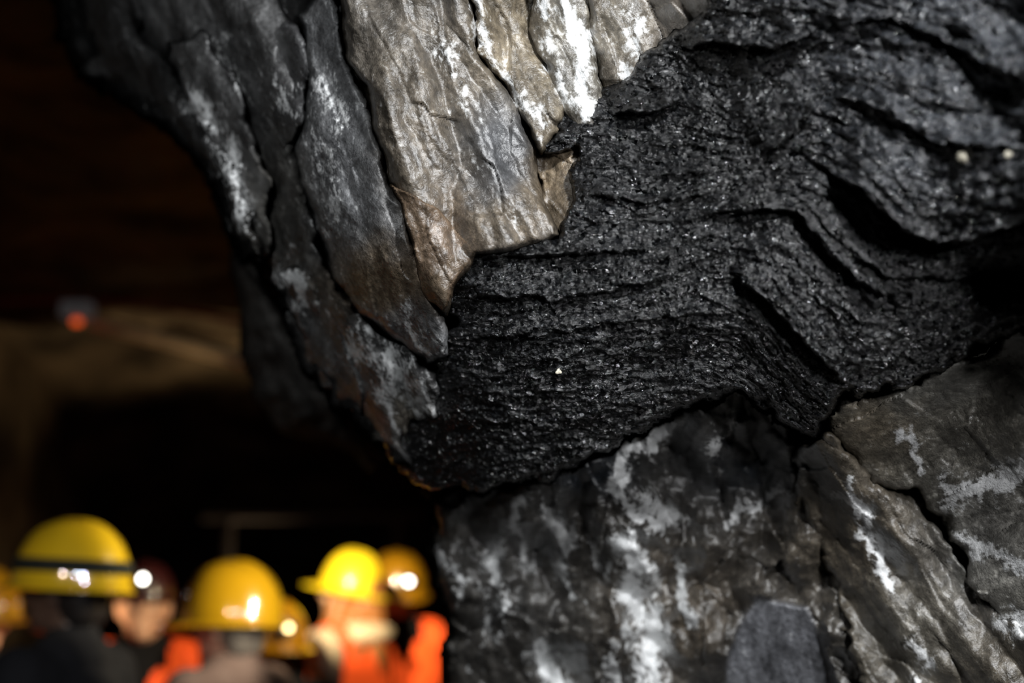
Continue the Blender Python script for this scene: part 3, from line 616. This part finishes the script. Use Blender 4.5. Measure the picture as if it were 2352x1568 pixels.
def place(px, pytop, d, yaw, hatmat, hlabel, skin, jacket, vest, hair, long_, plabel, arms=('down', 'down'), lift=0, **hk):
    p = P(px, pytop, d); hgt = p[2]-.035-lift
    person((p[0], p[1], 0), hgt, yaw, skin, jacket, vest, hair, long_, plabel, arms)
    hat((p[0], p[1], p[2]-.157), yaw, hatmat, hlabel, **hk)
pi = math.pi
place(172, 1190, 3.35, pi+1.3, M_yel, 'glossy yellow hard hat with black band, seen from behind', M_skin3, M_jack, None, M_hair, False, 'person in black jacket with short dark hair facing away', band=M_band, tilt=(-.05, 0), brimw=.014, peak=.025)
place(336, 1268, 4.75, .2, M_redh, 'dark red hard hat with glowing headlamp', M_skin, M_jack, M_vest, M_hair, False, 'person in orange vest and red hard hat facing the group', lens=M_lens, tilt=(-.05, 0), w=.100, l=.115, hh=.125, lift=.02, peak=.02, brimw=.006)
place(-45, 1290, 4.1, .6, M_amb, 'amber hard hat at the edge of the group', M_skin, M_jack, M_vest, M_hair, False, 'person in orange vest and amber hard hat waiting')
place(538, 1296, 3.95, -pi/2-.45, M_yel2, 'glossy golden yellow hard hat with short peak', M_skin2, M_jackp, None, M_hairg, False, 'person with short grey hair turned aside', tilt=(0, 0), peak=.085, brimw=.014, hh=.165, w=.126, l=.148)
place(622, 1368, 4.55, .5, M_amb, 'amber hard hat behind another helmet with added glowing lens', M_skin, M_jack, None, M_hair, False, 'person in black jacket half hidden behind another', lens=M_lensw)
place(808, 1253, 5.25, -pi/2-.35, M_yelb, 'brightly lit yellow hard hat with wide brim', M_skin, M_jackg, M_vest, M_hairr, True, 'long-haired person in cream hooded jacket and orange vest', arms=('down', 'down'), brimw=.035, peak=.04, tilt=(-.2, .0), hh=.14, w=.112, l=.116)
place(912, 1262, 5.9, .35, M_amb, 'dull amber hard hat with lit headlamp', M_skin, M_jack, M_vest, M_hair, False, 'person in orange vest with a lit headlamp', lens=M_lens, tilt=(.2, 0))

# ------------------------------------------------------------------ lights
def light(kind, loc, tgt, power, col, **k):
    ld = bpy.data.lights.new('lamp', kind); ld.energy = power; ld.color = col
    for a, b in k.items(): setattr(ld, a, b)
    o = bpy.data.objects.new('unseen_spot', ld); scene.collection.objects.link(o); o.location = loc  # out of view: lamps read from the lighting plus added fills
    o.rotation_euler = (Vector(tgt)-Vector(loc)).to_track_quat('-Z', 'Y').to_euler(); return o
R_ = math.radians
light('SPOT', (.32, .16, 2.32), (.20, 1.55, 1.80), 108, (.96, .98, 1), shadow_soft_size=.05, spot_size=R_(115), spot_blend=.8)
light('SPOT', (.62, -.1, 1.85), (.42, 1.5, 1.45), 62, (.98, .98, 1), shadow_soft_size=.08, spot_size=R_(85), spot_blend=1)  # added fill for the lower rock
light('SPOT', (-.50, .15, 2.3), (-.45, 1.8, 1.85), 34, (.95, .98, 1), shadow_soft_size=.06, spot_size=R_(60), spot_blend=.9)  # added to brighten the left slabs and give them gleams
light('SPOT', (-.9, .9, 2.55), (-.57, 5.2, 1.66), 2500, (1, .84, .5), spot_size=R_(9), spot_blend=.8, shadow_soft_size=.03)
light('SPOT', (.0, 3.2, 2.0), (-.9, 3.7, 1.65), 90, (1, .86, .6), shadow_soft_size=.012, spot_size=R_(50), spot_blend=.4)
light('SPOT', (-.02, 3.0, 1.72), (-.76, 3.9, 1.6), 45, (1, .86, .6), shadow_soft_size=.012, spot_size=R_(25), spot_blend=.4)  # added for another highlight on a helmet
light('SPOT', (-.05, 4.1, 1.95), (-.8, 4.4, 1.55), 55, (1, .8, .5), shadow_soft_size=.014, spot_size=R_(50), spot_blend=.4)
light('SPOT', (-1.6, .6, 2.3), (-.95, 3.6, 1.72), 45, (1, .8, .5), spot_size=R_(15), spot_blend=.6, shadow_soft_size=.03)
light('SPOT', (-2.0, 3.6, 1.35), (-1.25, 4.75, 1.40), 150, (1, .72, .42), spot_size=R_(22), spot_blend=.6, shadow_soft_size=.03)  # added to light a worker's face
light('SPOT', (-1.3, 7.4, 1.0), (-1.9, 7.4, 3.0), 80, (1, .74, .45), shadow_soft_size=.1, spot_size=R_(65), spot_blend=1)
light('SPOT', (-1.3, 5.9, 1.2), (-2.5, 7.2, 1.6), 14, (1, .72, .42), shadow_soft_size=.1, spot_size=R_(40), spot_blend=1)  # added to brighten the left wall
light('SPOT', (-1.25, 5.1, 2.2), (-1.30, 5.5, 2.70), 1.2, (1, .74, .45), shadow_soft_size=.03, spot_size=R_(60), spot_blend=.9)  # added to brighten the pipe
w = bpy.data.worlds.new('w'); scene.world = w; w.use_nodes = True
w.node_tree.nodes['Background'].inputs[0].default_value = (.6, .7, 1, 1); w.node_tree.nodes['Background'].inputs[1].default_value = .003
